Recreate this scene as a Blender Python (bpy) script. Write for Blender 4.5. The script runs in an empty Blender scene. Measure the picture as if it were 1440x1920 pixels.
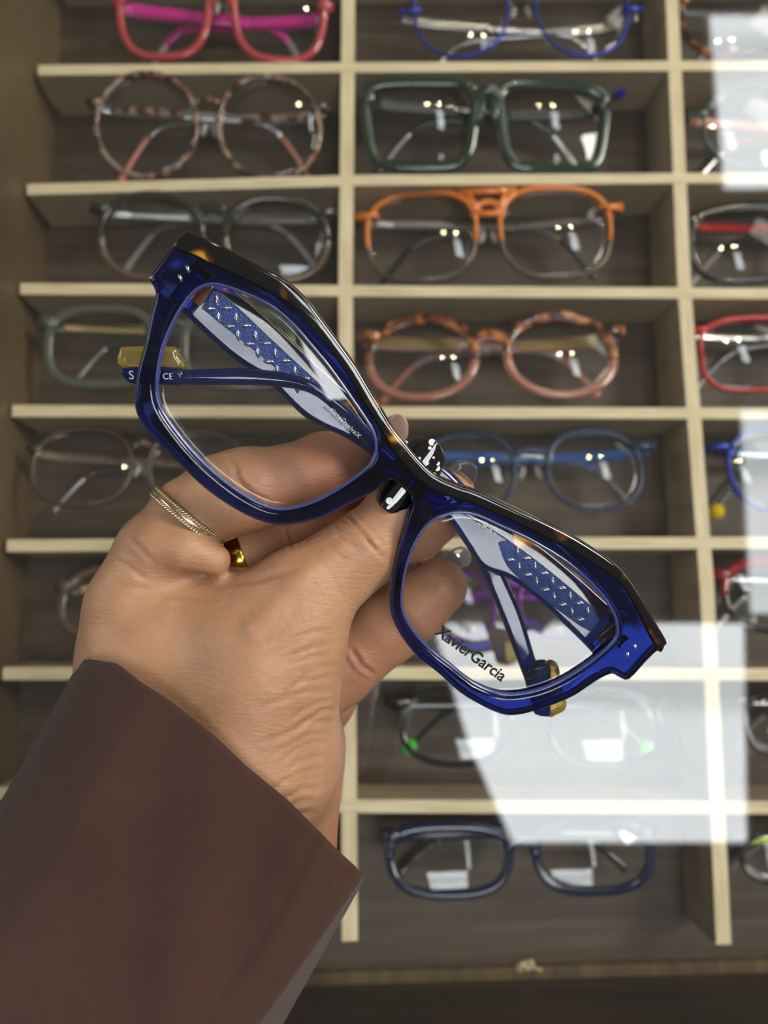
import bpy, bmesh, math, random
import numpy as np
from mathutils import Vector, Matrix

random.seed(7)
rng = np.random.default_rng(7)
sc = bpy.context.scene
COL = sc.collection

# ------------------------------------------------------------------ camera
F = 1387.0                      # focal length in px of the 1440x1920 frame
CX, CY = 720.0, 960.0
TOP = 0.034                     # height of the plywood dividers (m)
def unit(v):
    v = np.array(v, float); return v / np.linalg.norm(v)
zc = unit((65, 190, F))
yc = np.array((-0.0062, 1.0, -0.137)); yc = unit(yc - yc.dot(zc) * zc)
xc = np.cross(yc, zc)
R = np.array([xc, yc, zc])      # camera vector -> world vector
CAM = np.array([0.0, 0.0, TOP + 0.385 * zc[2]])
cd = bpy.data.cameras.new('camera'); cam = bpy.data.objects.new('camera', cd); COL.objects.link(cam)
M = Matrix([[*R[0], CAM[0]], [*R[1], CAM[1]], [*R[2], CAM[2]], [0, 0, 0, 1]])
cam.matrix_world = M
cd.sensor_fit = 'VERTICAL'; cd.sensor_height = 36; cd.lens = 36 * F / 1920
cd.clip_start = 0.01; cd.clip_end = 50
cd.dof.use_dof = True; cd.dof.focus_distance = 0.175; cd.dof.aperture_fstop = 10.5
sc.camera = cam

def ray(u, v): return R @ np.array(((u - CX), -(v - CY), -F)) / F
def at(u, v, Z): return CAM + ray(u, v) * Z              # point at optical depth Z (m)
def flat(u, v, z):                                       # point on the level z
    r = ray(u, v); return CAM + r * ((z - CAM[2]) / r[2])
def proj(P):                                             # world (N,3) -> px
    q = (P - CAM) @ R
    return CX + F * q[:, 0] / -q[:, 2], CY - F * q[:, 1] / -q[:, 2]

# ------------------------------------------------------------------ world, lamps, exposure
w = bpy.data.worlds.new('world'); sc.world = w; w.use_nodes = True
bg = w.node_tree.nodes['Background']; bg.inputs[0].default_value = (1.0, 0.93, 0.84, 1); bg.inputs[1].default_value = 0.17
sc.view_settings.view_transform = 'Standard'; sc.view_settings.look = 'None'
sc.view_settings.exposure = 0.0; sc.view_settings.gamma = 1; sc.view_settings.use_curve_mapping = False
sc.cycles.max_bounces = 14; sc.cycles.transmission_bounces = 12; sc.cycles.transparent_max_bounces = 32
sc.cycles.caustics_refractive = False; sc.cycles.caustics_reflective = False
sc.cycles.sample_clamp_indirect = 6

def area(name, loc, target, size, power, col):
    l = bpy.data.lights.new(name, 'AREA'); l.shape = 'RECTANGLE'; l.size, l.size_y = size; l.energy = power; l.color = col
    o = bpy.data.objects.new(name, l); COL.objects.link(o); o.location = loc
    d = Matrix(((1, 0, 0), (0, 1, 0), (0, 0, 1))); from mathutils import Vector as V_
    o.rotation_euler = (V_(target) - V_(loc)).to_track_quat('-Z', 'Y').to_euler(); return o
area('added_fill_left', (-2.6, .5, 1.4), (0, 0, .1), (1.6, 1.4), 15, (1, .97, .93))       # added soft fill from the left, no window known there
area('added_fill_far', (2.3, 2.4, 1.9), (0, 0, .1), (1.6, 1.2), 22, (1, .93, .82))       # added light from the far right, stands for no known fixture
area('added_fill_right', (1.95, .75, 1.95), (0, 0, .1), (.8, .8), 52, (1, .94, .84))   # unseen light added on the right to brighten upward faces
# ------------------------------------------------------------------ helpers
def tag(o, label=None, cat=None, group=None, kind=None):
    if label: o['label'] = label
    if cat: o['category'] = cat
    if group: o['group'] = group
    if kind: o['kind'] = kind
    return o
def empty(name, loc=(0, 0, 0), mat=None):
    o = bpy.data.objects.new(name, None); COL.objects.link(o); o.empty_display_size = 0.01
    if mat is not None: o.matrix_world = mat
    else: o.location = loc
    return o
def mesh_obj(name, verts, faces, material=None, parent=None, smooth=True, angle=None):
    me = bpy.data.meshes.new(name)
    me.from_pydata([tuple(map(float, v)) for v in verts], [], [tuple(int(i) for i in f) for f in faces]); me.update()
    bm = bmesh.new(); bm.from_mesh(me); bmesh.ops.recalc_face_normals(bm, faces=bm.faces); bm.to_mesh(me); bm.free()
    me.polygons.foreach_set('use_smooth', [smooth] * len(me.polygons))
    if angle: me.set_sharp_from_angle(angle=math.radians(angle))
    o = bpy.data.objects.new(name, me); COL.objects.link(o)
    if material: me.materials.append(material)
    if parent: o.parent = parent
    return o
class MB:
    def __init__(s): s.v = []; s.f = []
    def add(s, v, f):
        n = len(s.v); s.v += [tuple(p) for p in v]; s.f += [tuple(i + n for i in q) for q in f]; return s
    def box(s, x0, x1, y0, y1, z0, z1):
        return s.add([(x, y, z) for z in (z0, z1) for y in (y0, y1) for x in (x0, x1)],
                     [(0, 2, 3, 1), (4, 5, 7, 6), (0, 1, 5, 4), (2, 6, 7, 3), (0, 4, 6, 2), (1, 3, 7, 5)])
    def ball(s, c, r, nu=10, nv=6, sc=(1, 1, 1), ax=None):
        v = []; f = []
        for j in range(nv + 1):
            th = math.pi * j / nv
            for i in range(nu):
                ph = 2 * math.pi * i / nu
                p = np.array((math.sin(th) * math.cos(ph) * sc[0], math.sin(th) * math.sin(ph) * sc[1], math.cos(th) * sc[2])) * r
                if ax is not None: p = ax @ p
                v.append(tuple(np.array(c) + p))
        for j in range(nv):
            for i in range(nu):
                a = j * nu + i; b = j * nu + (i + 1) % nu
                f.append((a, b, b + nu, a + nu))
        return s.add(v, f)
    def sweep(s, pts, wid, thk, closed=False, n=12, p=2.0, up=(0, 0, 1)):
        """bar along pts; wid / thk = half width across (in the plane normal to up) and half thickness along up"""
        pts = np.array(pts, float); N = len(pts); up = unit(up)
        wid = np.broadcast_to(wid, (N,)); thk = np.broadcast_to(thk, (N,))
        v = []; f = []
        for i in range(N):
            if closed: t = pts[(i + 1) % N] - pts[i - 1]
            else: t = pts[min(i + 1, N - 1)] - pts[max(i - 1, 0)]
            t = unit(t); nn = unit(np.cross(up, t)); bb = np.cross(t, nn)
            for k in range(n):
                a = 2 * math.pi * (k + 0.5) / n; c, d = math.cos(a), math.sin(a)
                v.append(pts[i] + nn * wid[i] * np.sign(c) * abs(c) ** (2 / p) + bb * thk[i] * np.sign(d) * abs(d) ** (2 / p))
        M_ = N if closed else N - 1
        for i in range(M_):
            for k in range(n):
                a = i * n + k; b = i * n + (k + 1) % n; c = ((i + 1) % N) * n + (k + 1) % n; d = ((i + 1) % N) * n + k
                f.append((a, b, c, d))
        if not closed: f.append(tuple(range(n))); f.append(tuple((N - 1) * n + k for k in range(n)))
        return s.add(v, f)
    def build(s, name, m=None, parent=None, smooth=True, angle=None): return mesh_obj(name, s.v, s.f, m, parent, smooth, angle)

def spline(pts, per=6, closed=False):
    """Catmull-Rom through pts"""
    P = np.array(pts, float); n = len(P); out = []
    seg = n if closed else n - 1
    for i in range(seg):
        if closed: p0, p1, p2, p3 = P[i - 1], P[i], P[(i + 1) % n], P[(i + 2) % n]
        else: p0, p1, p2, p3 = P[max(i - 1, 0)], P[i], P[i + 1], P[min(i + 2, n - 1)]
        for k in range(per):
            t = k / per
            out.append(0.5 * ((2 * p1) + (-p0 + p2) * t + (2 * p0 - 5 * p1 + 4 * p2 - p3) * t * t + (-p0 + 3 * p1 - 3 * p2 + p3) * t ** 3))
    if not closed: out.append(P[-1])
    return np.array(out)

# ------------------------------------------------------------------ materials
def mat(name, base=(.8, .8, .8), rough=.5, metal=0., trans=0., ior=1.5, coat=0., sss=0., spec=None, emit=None):
    m = bpy.data.materials.new(name); m.use_nodes = True
    b = m.node_tree.nodes['Principled BSDF']
    b.inputs['Base Color'].default_value = (*base, 1); b.inputs['Roughness'].default_value = rough
    b.inputs['Metallic'].default_value = metal; b.inputs['Transmission Weight'].default_value = trans
    b.inputs['IOR'].default_value = ior; b.inputs['Coat Weight'].default_value = coat; b.inputs['Coat Roughness'].default_value = .04
    if spec is not None: b.inputs['Specular IOR Level'].default_value = spec
    if sss: b.inputs['Subsurface Weight'].default_value = sss; b.inputs['Subsurface Scale'].default_value = .004; b.inputs['Subsurface Radius'].default_value = (1, .35, .2)
    return m
def nd(m, t, **k):
    n = m.node_tree.nodes.new(t)
    for a, v in k.items(): setattr(n, a, v)
    return n
def lk(m, a, b): m.node_tree.links.new(a, b)
def noise_ramp(m, scale_vec, nscale, stops, detail=6, rough=.6, coord='Object', target='Base Color', dist=0.):
    b = m.node_tree.nodes['Principled BSDF']
    tc = nd(m, 'ShaderNodeTexCoord'); mp = nd(m, 'ShaderNodeMapping'); mp.inputs['Scale'].default_value = scale_vec
    nz = nd(m, 'ShaderNodeTexNoise'); nz.inputs['Scale'].default_value = nscale; nz.inputs['Detail'].default_value = detail; nz.inputs['Roughness'].default_value = rough
    nz.inputs['Distortion'].default_value = dist
    cr = nd(m, 'ShaderNodeValToRGB'); e = cr.color_ramp.elements
    while len(e) > 1: e.remove(e[-1])
    e[0].position = stops[0][0]; e[0].color = (*stops[0][1], 1)
    for p, c in stops[1:]:
        q = e.new(p); q.color = (*c, 1)
    lk(m, tc.outputs[coord], mp.inputs[0]); lk(m, mp.outputs[0], nz.inputs['Vector']); lk(m, nz.outputs['Fac'], cr.inputs[0])
    if target: lk(m, cr.outputs[0], b.inputs[target])
    return nz, cr
def bump(m, src, strength, dist):
    bp = nd(m, 'ShaderNodeBump'); bp.inputs['Strength'].default_value = strength; bp.inputs['Distance'].default_value = dist
    lk(m, src, bp.inputs['Height'])
    b = m.node_tree.nodes['Principled BSDF']
    if b.inputs['Normal'].is_linked: lk(m, b.inputs['Normal'].links[0].from_socket, bp.inputs['Normal'])
    lk(m, bp.outputs[0], b.inputs['Normal']); return bp
def clear(name, tint=(1, 1, 1), ior=1.5, gain=1.0):
    """thin clear sheet: passes light straight, reflects by Fresnel"""
    m = bpy.data.materials.new(name); m.use_nodes = True; t = m.node_tree; t.nodes.clear()
    o = nd(m, 'ShaderNodeOutputMaterial'); mx = nd(m, 'ShaderNodeMixShader')
    ge = nd(m, 'ShaderNodeNewGeometry'); dt = nd(m, 'ShaderNodeVectorMath', operation='DOT_PRODUCT'); ab = nd(m, 'ShaderNodeMath', operation='ABSOLUTE')
    om = nd(m, 'ShaderNodeMath', operation='SUBTRACT'); om.inputs[0].default_value = 1; pw = nd(m, 'ShaderNodeMath', operation='POWER'); pw.inputs[1].default_value = 5
    f0 = ((ior - 1) / (ior + 1)) ** 2; fr = nd(m, 'ShaderNodeMath', operation='MULTIPLY_ADD'); fr.inputs[1].default_value = 1 - f0; fr.inputs[2].default_value = f0
    lk(m, ge.outputs['Normal'], dt.inputs[0]); lk(m, ge.outputs['Incoming'], dt.inputs[1]); lk(m, dt.outputs['Value'], ab.inputs[0]); lk(m, ab.outputs[0], om.inputs[1]); lk(m, om.outputs[0], pw.inputs[0]); lk(m, pw.outputs[0], fr.inputs[0])
    tr = nd(m, 'ShaderNodeBsdfTransparent'); tr.inputs[0].default_value = (*tint, 1); gl = nd(m, 'ShaderNodeBsdfGlossy'); gl.inputs['Roughness'].default_value = 0.0
    mu = nd(m, 'ShaderNodeMath', operation='MULTIPLY'); mu.inputs[1].default_value = gain
    lk(m, fr.outputs[0], mu.inputs[0]); lk(m, mu.outputs[0], mx.inputs[0]); lk(m, tr.outputs[0], mx.inputs[1]); lk(m, gl.outputs[0], mx.inputs[2]); lk(m, mx.outputs[0], o.inputs[0])
    return m
def emission(name, col, s):
    m = bpy.data.materials.new(name); m.use_nodes = True; t = m.node_tree; t.nodes.clear()
    o = nd(m, 'ShaderNodeOutputMaterial'); e = nd(m, 'ShaderNodeEmission'); e.inputs[0].default_value = (*col, 1); e.inputs[1].default_value = s
    lk(m, e.outputs[0], o.inputs[0]); return m

m_board = mat('dark_oak_board', rough=.55)
nz, _ = noise_ramp(m_board, (4, 90, 90), 1.6, [(.3, (.034, .021, .011)), (.5, (.062, .041, .024)), (.7, (.100, .069, .042))], detail=8, rough=.65, dist=.3)
bump(m_board, nz.outputs['Fac'], .3, .0006)
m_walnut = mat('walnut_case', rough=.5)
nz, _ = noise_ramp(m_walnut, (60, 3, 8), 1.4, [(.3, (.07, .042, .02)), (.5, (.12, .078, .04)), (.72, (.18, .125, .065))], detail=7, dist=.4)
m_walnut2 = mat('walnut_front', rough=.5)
noise_ramp(m_walnut2, (3, 60, 40), 1.4, [(.3, (.018, .011, .007)), (.55, (.034, .022, .014)), (.75, (.07, .045, .025))], detail=7, dist=.4)  # dark wood of the front wall, its shadow band put into the colour
m_ply = mat('birch_plywood', rough=.6)
nz, _ = noise_ramp(m_ply, (30, 500, 120), 1.0, [(.3, (.53, .415, .25)), (.5, (.69, .57, .365)), (.7, (.79, .68, .47))], detail=5)
bump(m_ply, nz.outputs['Fac'], .2, .0003)
m_ply_v = mat('birch_plywood_upright', rough=.6)
noise_ramp(m_ply_v, (500, 30, 120), 1.0, [(.3, (.53, .415, .25)), (.5, (.69, .57, .365)), (.7, (.79, .68, .47))], detail=5)
m_face = mat('plywood_face_shaded', rough=.6)  # veneer toned darker than the cut edges to hold the side faces' shade
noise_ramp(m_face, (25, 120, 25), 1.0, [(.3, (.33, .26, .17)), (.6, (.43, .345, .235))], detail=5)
m_glass = clear('cover_glass', (.975, .985, .98), 1.52)
m_lens = clear('demo_lens', (.985, .985, .985), 1.5, 1.0)

# ------------------------------------------------------------------ lamps in the ceiling
GF = unit((810 - CX, -(1080 - CY), -F)); GN = R @ (-GF)           # normal of the glass counter top
GP = CAM + ray(810, 1080) * 0.262                                  # a point of the glass
def mirror(u, v, h):
    r = ray(u, v); t = np.dot(GP - CAM, GN) / np.dot(r, GN); p = CAM + r * t
    d = r - 2 * np.dot(r, GN) * GN
    return p + d * ((h - p[2]) / d[2])
def panel(px, h, strength, label):
    c = [mirror(u, v, h) for u, v in px]; mid = sum(c) / len(c)
    t = empty('ceiling_light', mid); tag(t, label, 'ceiling light')
    loc = [p - mid for p in c]
    fr = MB(); n = len(loc)
    lo = [(*p[:2], 0.0) for p in loc]
    fr.sweep([(q[0] * 1.03, q[1] * 1.03, .012) for q in lo], .012, .012, closed=True, n=4)
    fr.build('frame', mat('lamp_frame', (.7, .7, .7), .4), t, smooth=False)
    ms = mesh_obj('diffuser', lo, [tuple(range(n))], None, t, smooth=False)
    m = emission('diffuser_glow', (.93, .97, 1), strength)
    # louvre bands of the diffuser
    tc = nd(m, 'ShaderNodeTexCoord'); sx = nd(m, 'ShaderNodeSeparateXYZ'); mp = nd(m, 'ShaderNodeMath', operation='MULTIPLY'); mp.inputs[1].default_value = 14
    sn = nd(m, 'ShaderNodeMath', operation='SINE'); mr = nd(m, 'ShaderNodeMapRange'); mr.inputs[1].default_value = .6; mr.inputs[2].default_value = 1.; mr.inputs[3].default_value = strength; mr.inputs[4].default_value = strength * .72
    lk(m, tc.outputs['Object'], sx.inputs[0]); lk(m, sx.outputs['Y'], mp.inputs[0]); lk(m, mp.outputs[0], sn.inputs[0]); lk(m, sn.outputs[0], mr.inputs[0])
    e = [x for x in m.node_tree.nodes if x.type == 'EMISSION'][0]; lk(m, mr.outputs[0], e.inputs[1])
    ms.data.materials.append(m)
    return t
HC = 1.7
panel([(812, 1170), (1395, 1170), (1400, 1580), (962, 1580), (882, 1400)], HC, 11, 'large louvred ceiling panel mirrored in the middle of the counter glass')  # slanted left side shaped to stand in for an unseen phone and arm's reflection
panel([(1332, 28), (1450, 28), (1470, 352), (1360, 352)], HC, 11, 'louvred ceiling panel mirrored at the upper right corner of the counter glass')
panel([(1392, 770), (1450, 770), (1460, 1150), (1410, 1150)], HC, 9, 'louvred ceiling panel mirrored at the right edge of the counter glass')
m_bulb = emission('bulb_glow', (1, .80, .52), 330)
def downlight(x, y, z, label):
    t = empty('spotlight', (x, y, z)); tag(t, label, 'spotlight', None)
    MB().sweep([(0, 0, 0), (0, 0, .07)], .04, .04, n=20, up=(0, 1, 0)).build('housing', mat('lamp_can', (.5, .5, .5), .3, 1), t, angle=40)
    MB().ball((0, 0, -.012), .025, 16, 10, (1, 1, .5)).build('bulb', m_bulb, t)

# ------------------------------------------------------------------ display case and plywood rack
case = empty('display_case', (0, 0, -.012)); tag(case, 'dark wood display case with a clear glass counter top over the plywood rack', 'display case')
XL = flat(92, 400, 0)[0]; YB = flat(700, 1838, 0)[1]
bx = MB().box(XL - .03, .52, YB - .03, .62, 0, .012); bx.build('base_board', m_board, case, smooth=False)
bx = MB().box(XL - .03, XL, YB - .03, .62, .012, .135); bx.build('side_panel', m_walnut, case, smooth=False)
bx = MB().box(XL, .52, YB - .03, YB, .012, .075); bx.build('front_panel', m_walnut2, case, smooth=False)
bx = MB().box(XL, .52, YB, YB + .006, .012, .016); bx.build('bead_strip', m_walnut, case, smooth=False)
# glass top
gx = unit(np.cross((0, 1, 0), GN)); gy = np.cross(GN, gx)
gv = []
for t in (0, -.004):
    for a, b in ((-.36, -.42), (.5, -.42), (.5, .5), (-.36, .5)):
        gv.append(GP + gx * a + gy * b + GN * t - np.array((0, 0, -.012)))
mesh_obj('glass_top', gv, [(0, 1, 2, 3), (7, 6, 5, 4), (0, 4, 5, 1), (1, 5, 6, 2), (2, 6, 7, 3), (3, 7, 4, 0)], m_glass, case, smooth=False)

rack = empty('display_rack', (0, 0, 0)); tag(rack, 'pale plywood grid rack holding rows of eyeglasses under the glass', 'display rack')
def board(name, px, half, z0, z1, m):
    P = [flat(u, v, TOP)[:2] for u, v in px]; mb = MB(); L = []; Rr = []
    for i, p in enumerate(P):
        t = P[min(i + 1, len(P) - 1)] - P[max(i - 1, 0)]; t = t / np.linalg.norm(t); n = np.array((-t[1], t[0])) * half
        L.append(p + n); Rr.append(p - n)
    v = []
    for a, b in zip(L, Rr): v += [(*a, z0), (*b, z0), (*b, z1), (*a, z1)]
    f = [(0, 1, 2, 3), tuple(4 * (len(P) - 1) + k for k in (3, 2, 1, 0))]
    for i in range(len(P) - 1):
        for k in range(4):
            f.append((4 * i + k, 4 * i + (k + 1) % 4, 4 * i + 4 + (k + 1) % 4, 4 * i + 4 + k))
    o = mesh_obj(name, v, f, m, rack, smooth=False)
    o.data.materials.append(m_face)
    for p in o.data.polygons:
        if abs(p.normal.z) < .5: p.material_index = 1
    bv = o.modifiers.new('b', 'BEVEL'); bv.width = .0004; bv.segments = 2
    return o
SH = [[(85, -88), (655, -90), (1500, -92)], [(71, 131), (655, 126), (1850, 120)], [(50, 355), (655, 338), (1850, 330)],
      [(37, 541), (655, 545), (1850, 553)], [(22, 770), (655, 773), (1850, 776)], [(12, 1023), (655, 1020), (1850, 1016)],
      [(4, 1263), (655, 1262), (1850, 1266)], [(-8, 1487), (655, 1512), (1850, 1516)]]
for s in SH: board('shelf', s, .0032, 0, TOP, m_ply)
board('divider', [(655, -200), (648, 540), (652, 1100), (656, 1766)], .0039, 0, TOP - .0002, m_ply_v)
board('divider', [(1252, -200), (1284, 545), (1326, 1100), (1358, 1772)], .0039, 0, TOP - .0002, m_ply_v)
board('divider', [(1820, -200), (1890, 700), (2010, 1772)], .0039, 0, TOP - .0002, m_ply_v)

# ------------------------------------------------------------------ eyeglasses lying in the rack
SPOT = (CAM + R @ np.array((.30, 1.22, 1.)) * 1.3)[:2]
def outline(cx, cy, a, bt, bb, n, skew, N=56):
    out = []
    for i in range(N):
        t = 2 * math.pi * i / N; c, s = math.cos(t), math.sin(t)
        y = (bt if s > 0 else bb) * np.sign(s) * abs(s) ** (2 / n)
        x = a * np.sign(c) * abs(c) ** (2 / n) * (1 + skew * y / (bt + bb))
        out.append((cx + x, cy + y))
    return np.array(out)
def lens_mesh(pts, z, bulge_r, thick, name, m, parent, rings=9, cen=None):
    pts = np.array(pts); c = pts.mean(0) if cen is None else np.array(cen); v = []; f = []; N = len(pts)
    for side in (0, 1):
        base = len(v)
        def zz(p): return z - side * thick - ((p - c) ** 2).sum() / (2 * bulge_r)
        v.append((*c, zz(c)))
        for k in range(1, rings + 1):
            for p in pts:
                q = c + (p - c) * k / rings; v.append((*q, zz(q)))
        for i in range(N): f.append((base, base + 1 + i, base + 1 + (i + 1) % N))
        for k in range(rings - 1):
            for i in range(N):
                a = base + 1 + k * N + i; b = base + 1 + k * N + (i + 1) % N; f.append((a, b, b + N, a + N))
    o1 = 1 + (rings - 1) * N; o2 = o1 + 1 + rings * N
    for i in range(N): f.append((o1 + i, o1 + (i + 1) % N, o2 + (i + 1) % N, o2 + i))
    return mesh_obj(name, v, f, m, parent)

def eyewear(label, box, front, temple, tip, lens=.40, n=2.6, skew=.0, rimw=.0022, rimh=.0016, brow=None, browf=.5, bridge='bar', by=.32, bw=.0022,
            thick=.004, endp=None, tipball=False, pads=False, rot=0., z=.0325, hinge=.28, inner=None, flat_top=1.0, group=None, dot=None, tilt=(0, 0)):
    x0, x1, y0, y1 = box
    A = flat(x0, (y0 + y1) / 2, z); B = flat(x1, (y0 + y1) / 2, z); Tt = flat((x0 + x1) / 2, y0, z); Bb = flat((x0 + x1) / 2, y1, z)
    W = B[0] - A[0]; H = Tt[1] - Bb[1]; cx = (A[0] + B[0]) / 2; cy = (Tt[1] + Bb[1]) / 2
    root = empty('eyeglasses', (cx, cy, z)); tag(root, label, 'eyeglasses', group)
    a = W * lens / 2 - rimw * 0; gap = W * (1 - 2 * lens) * .42; lx = gap / 2 + a + rimw
    b = H / 2 - rimw
    rx, ry = tilt
    if dot is not None:      # leaning in its bay so that the ceiling spot glints off this lens
        P = flat(dot[0], dot[1], z); lp = P - np.array((cx, cy, z)); s_ = 1 if lp[0] > 0 else -1
        n_ = unit(unit(CAM - P) + unit(np.array((SPOT[0], SPOT[1], HC)) - P)); nx_, ny_ = n_[0] / n_[2], n_[1] / n_[2]
        ry = math.degrees(math.atan(nx_ - (lp[0] - s_ * lx) / .11)); rx = -math.degrees(math.atan(ny_ - lp[1] / .11))
        rx = max(-14, min(14, rx)); ry = max(-6, min(6, ry))
    root.rotation_euler = (math.radians(rx), math.radians(ry), math.radians(rot))
    fr = MB(); outs = []
    for s in (-1, 1):
        o = outline(0, 0, a, b * flat_top, b, n, skew if s > 0 else skew)
        o[:, 0] *= 1; o[:, 0] += s * lx; outs.append(o)
        fr.sweep([(p[0], p[1], -abs(p[0]) * .06) for p in o], rimw, rimh, closed=True, n=10, p=2.6)
    # bridge
    yb = b * by * 2
    if bridge == 'bar':
        fr.sweep(spline([(-gap / 2 - rimw, yb - .001, -.0004), (-gap / 4, yb + .0006, 0), (0, yb + .001, .0004), (gap / 4, yb + .0006, 0), (gap / 2 + rimw, yb - .001, -.0004)]), bw, rimh * 1.1, n=10, p=2.6)
    elif bridge == 'double':
        for dy in (b * .93, b * .42):
            g = gap / 2 + a * (.35 if dy > b * .6 else .12)
            fr.sweep([(-g, dy, 0), (0, dy, 0), (g, dy, 0)], bw, rimh, n=8)
        for s in (-1, 1): fr.sweep([(s * (gap / 2 + a * .2), b * .93, 0), (s * gap * .36, b * .42, 0)], bw * .9, rimh, n=8)
    elif bridge == 'saddle':
        fr.sweep(spline([(-gap / 2 - a * .1, b * .55, 0), (-gap * .25, b * .78, .0004), (0, b * .8, .0008), (gap * .25, b * .78, .0004), (gap / 2 + a * .1, b * .55, 0)]), bw, rimh, n=10, p=3)
        for s in (-1, 1): fr.sweep([(s * gap * .30, b * .75, 0), (s * (gap / 2 + rimw * .2), -b * .1, 0)], rimw * .9, rimh, n=8)
    for s in (-1, 1):
        fr.sweep([(s * (lx + a * .86), b * hinge * 2, -.002), (s * W / 2, b * hinge * 2 + .0005, -.004), (s * (W / 2 - .0006), b * hinge * 2, -.009)], [rimw * .9 + .0006, rimw + .0008, rimw], rimh, n=8, p=3)
    fr.build('front_frame', front, root)
    if brow is not None:
        bm_ = MB()
        for s in (-1, 1):
            o = outline(s * lx, 0, a, b * flat_top, b, n, skew)
            k = len(o); sel = [i for i in range(k) if o[i][1] > b * (1 - 2 * browf) * 1.0]
            sel = sorted(sel, key=lambda i: ((i / k) + .25) % 1)
            q = o[sel]; wv = np.array([rimw * (1.05 + .35 * max(0, p[1]) / b) for p in q])
            bm_.sweep([(p[0], p[1], -abs(p[0]) * .06 + .0002) for p in q], wv, rimh * 1.15, n=10, p=2.6)
        if bridge == 'double':
            pass
        bm_.sweep(spline([(-gap / 2 - rimw, yb - .001, 0), (0, yb + .001, .0006), (gap / 2 + rimw, yb - .001, 0)]), bw * 1.1, rimh * 1.2, n=10)
        if bridge == 'double':
            for dy in (b * .93, b * .42):
                g = gap / 2 + a * (.35 if dy > b * .6 else .12)
                bm_.sweep([(-g, dy, .0003), (0, dy, .0003), (g, dy, .0003)], bw * 1.1, rimh * 1.1, n=8)
            for s in (-1, 1): bm_.sweep([(s * (gap / 2 + a * .2), b * .93, .0003), (s * gap * .36, b * .42, .0003)], bw, rimh * 1.1, n=8)
        for s in (-1, 1):
            bm_.sweep([(s * (lx + a * .8), b * hinge * 2, -.0018), (s * (W / 2 + .0004), b * hinge * 2 + .0005, -.0035)], [rimw, rimw + .0014], rimh * 1.2, n=8, p=3)
        bm_.build('browline', brow, root)
    for o in outs: lens_mesh(o, -.0008, .11, .0012, 'lens', m_lens, root, rings=7)
    if pads:
        for s in (-1, 1):
            MB().ball((s * gap * .3, -b * .02, -.004), .0045, 12, 8, (.42, 1, .35), np.array(Matrix.Rotation(s * .3, 3, 'Z'))).sweep([(s * gap * .3, b * .05, -.004), (s * gap * .42, b * .25, -.0045), (s * (gap / 2 + .0005), b * .22, -.001)], .0004, .0004, n=6).build('nose_pad', m_pad, root)
    for s in (-1, 1):
        yh = b * hinge * 2; dz = -.004 if s > 0 else 0
        P = spline([(s * (W / 2 - .002), yh, -.008), (s * W * .36, yh, -.012 + dz), (0, yh + .0005, -.017 + dz), (-s * W * .19, yh - .001, -.019 + dz), (-s * W * .28, yh - H * .12, -.0205 + dz), (-s * W * .36, yh - H * .34, -.0225 + dz), (-s * W * .425, yh - H * .56, -.024 + dz)])
        k = len(P); ww = np.interp(np.arange(k) / (k - 1), [0, .3, .55, .8, 1], [thick * .8, thick * .8, thick * .5, thick * .38, thick * .55])
        kk = int(k * .70)
        tp = MB().sweep(P[:kk + 1], ww[:kk + 1], .0011, n=8, p=3).build('temple', temple, root)
        tm = MB()
        if tipball: tm.sweep(P[kk:], ww[kk:] * .8, .0011, n=8); tm.build('temple_arm', temple, tp); tm = MB(); tm.ball(P[-1], .0048, 7, 5)
        else: tm.sweep(P[kk:], ww[kk:], .0014, n=8, p=2.6)
        tm.build('temple_tip', tip, tp, smooth=not tipball)
        if inner is not None and True:
            MB().sweep([(s * W * .42, yh, -.0088 + dz), (s * W * .36, yh, -.0106 + dz), (s * W * .12, yh, -.0138 + dz)], thick * .62, .0009, n=6, p=4).build('temple_inlay', inner, tp, smooth=False)
    return root

def acet(name, base, trans=.0, rough=.12, **k): return mat(name, base, rough, trans=trans, coat=.5, **k)
m_pad = acet('nose_pad_silicone', (.75, .72, .68), .7)
m_coral = acet('coral_acetate', (.55, .07, .08), .2); m_magenta = acet('magenta_acetate', (.62, .02, .28))
m_clearp = acet('clear_tip', (.75, .68, .68), .6)
m_bluemetal = mat('blue_metal', (.03, .05, .35), .3, .6); m_bluedot = acet('blue_tip', (.01, .03, .45)); m_silver = mat('silver', (.55, .55, .56), .25, 1.)
m_black = acet('black_acetate', (.012, .012, .013)); m_tort = acet('speckled_tortoise', (.2, .1, .05), .1)
noise_ramp(m_tort, (1, 1, 1), 170, [(.36, (.02, .015, .012)), (.48, (.10, .05, .03)), (.56, (.42, .22, .15)), (.64, (.30, .27, .24))], detail=2)
m_darktort = acet('dark_tortoise', (.1, .05, .02), .1)
noise_ramp(m_darktort, (1, 1, 1), 120, [(.42, (.012, .009, .007)), (.55, (.10, .035, .012)), (.66, (.50, .17, .03))], detail=2)
m_green = acet('bottle_green_acetate', (.022, .045, .028), .25); m_olive = acet('olive_acetate', (.035, .034, .022), .2)
m_peach = acet('peach_clear_acetate', (.30, .20, .13), .6); m_orange = acet('orange_acetate', (.75, .20, .02)); m_gun = mat('gunmetal', (.16, .13, .11), .35, .8)
m_greygreen = acet('grey_green_clear_acetate', (.14, .15, .12), .4); m_gold = mat('gold_metal', (.80, .58, .25), .25, 1.)
m_amber = acet('amber_tortoise', (.3, .08, .03), .2)
noise_ramp(m_amber, (1, 1, 1), 110, [(.4, (.035, .012, .008)), (.52, (.22, .06, .025)), (.62, (.60, .22, .06))], detail=2)
m_rose = acet('rose_clear_acetate', (.62, .26, .19), .45); m_rosetmp = acet('rose_temple', (.45, .27, .27), .3)
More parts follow.
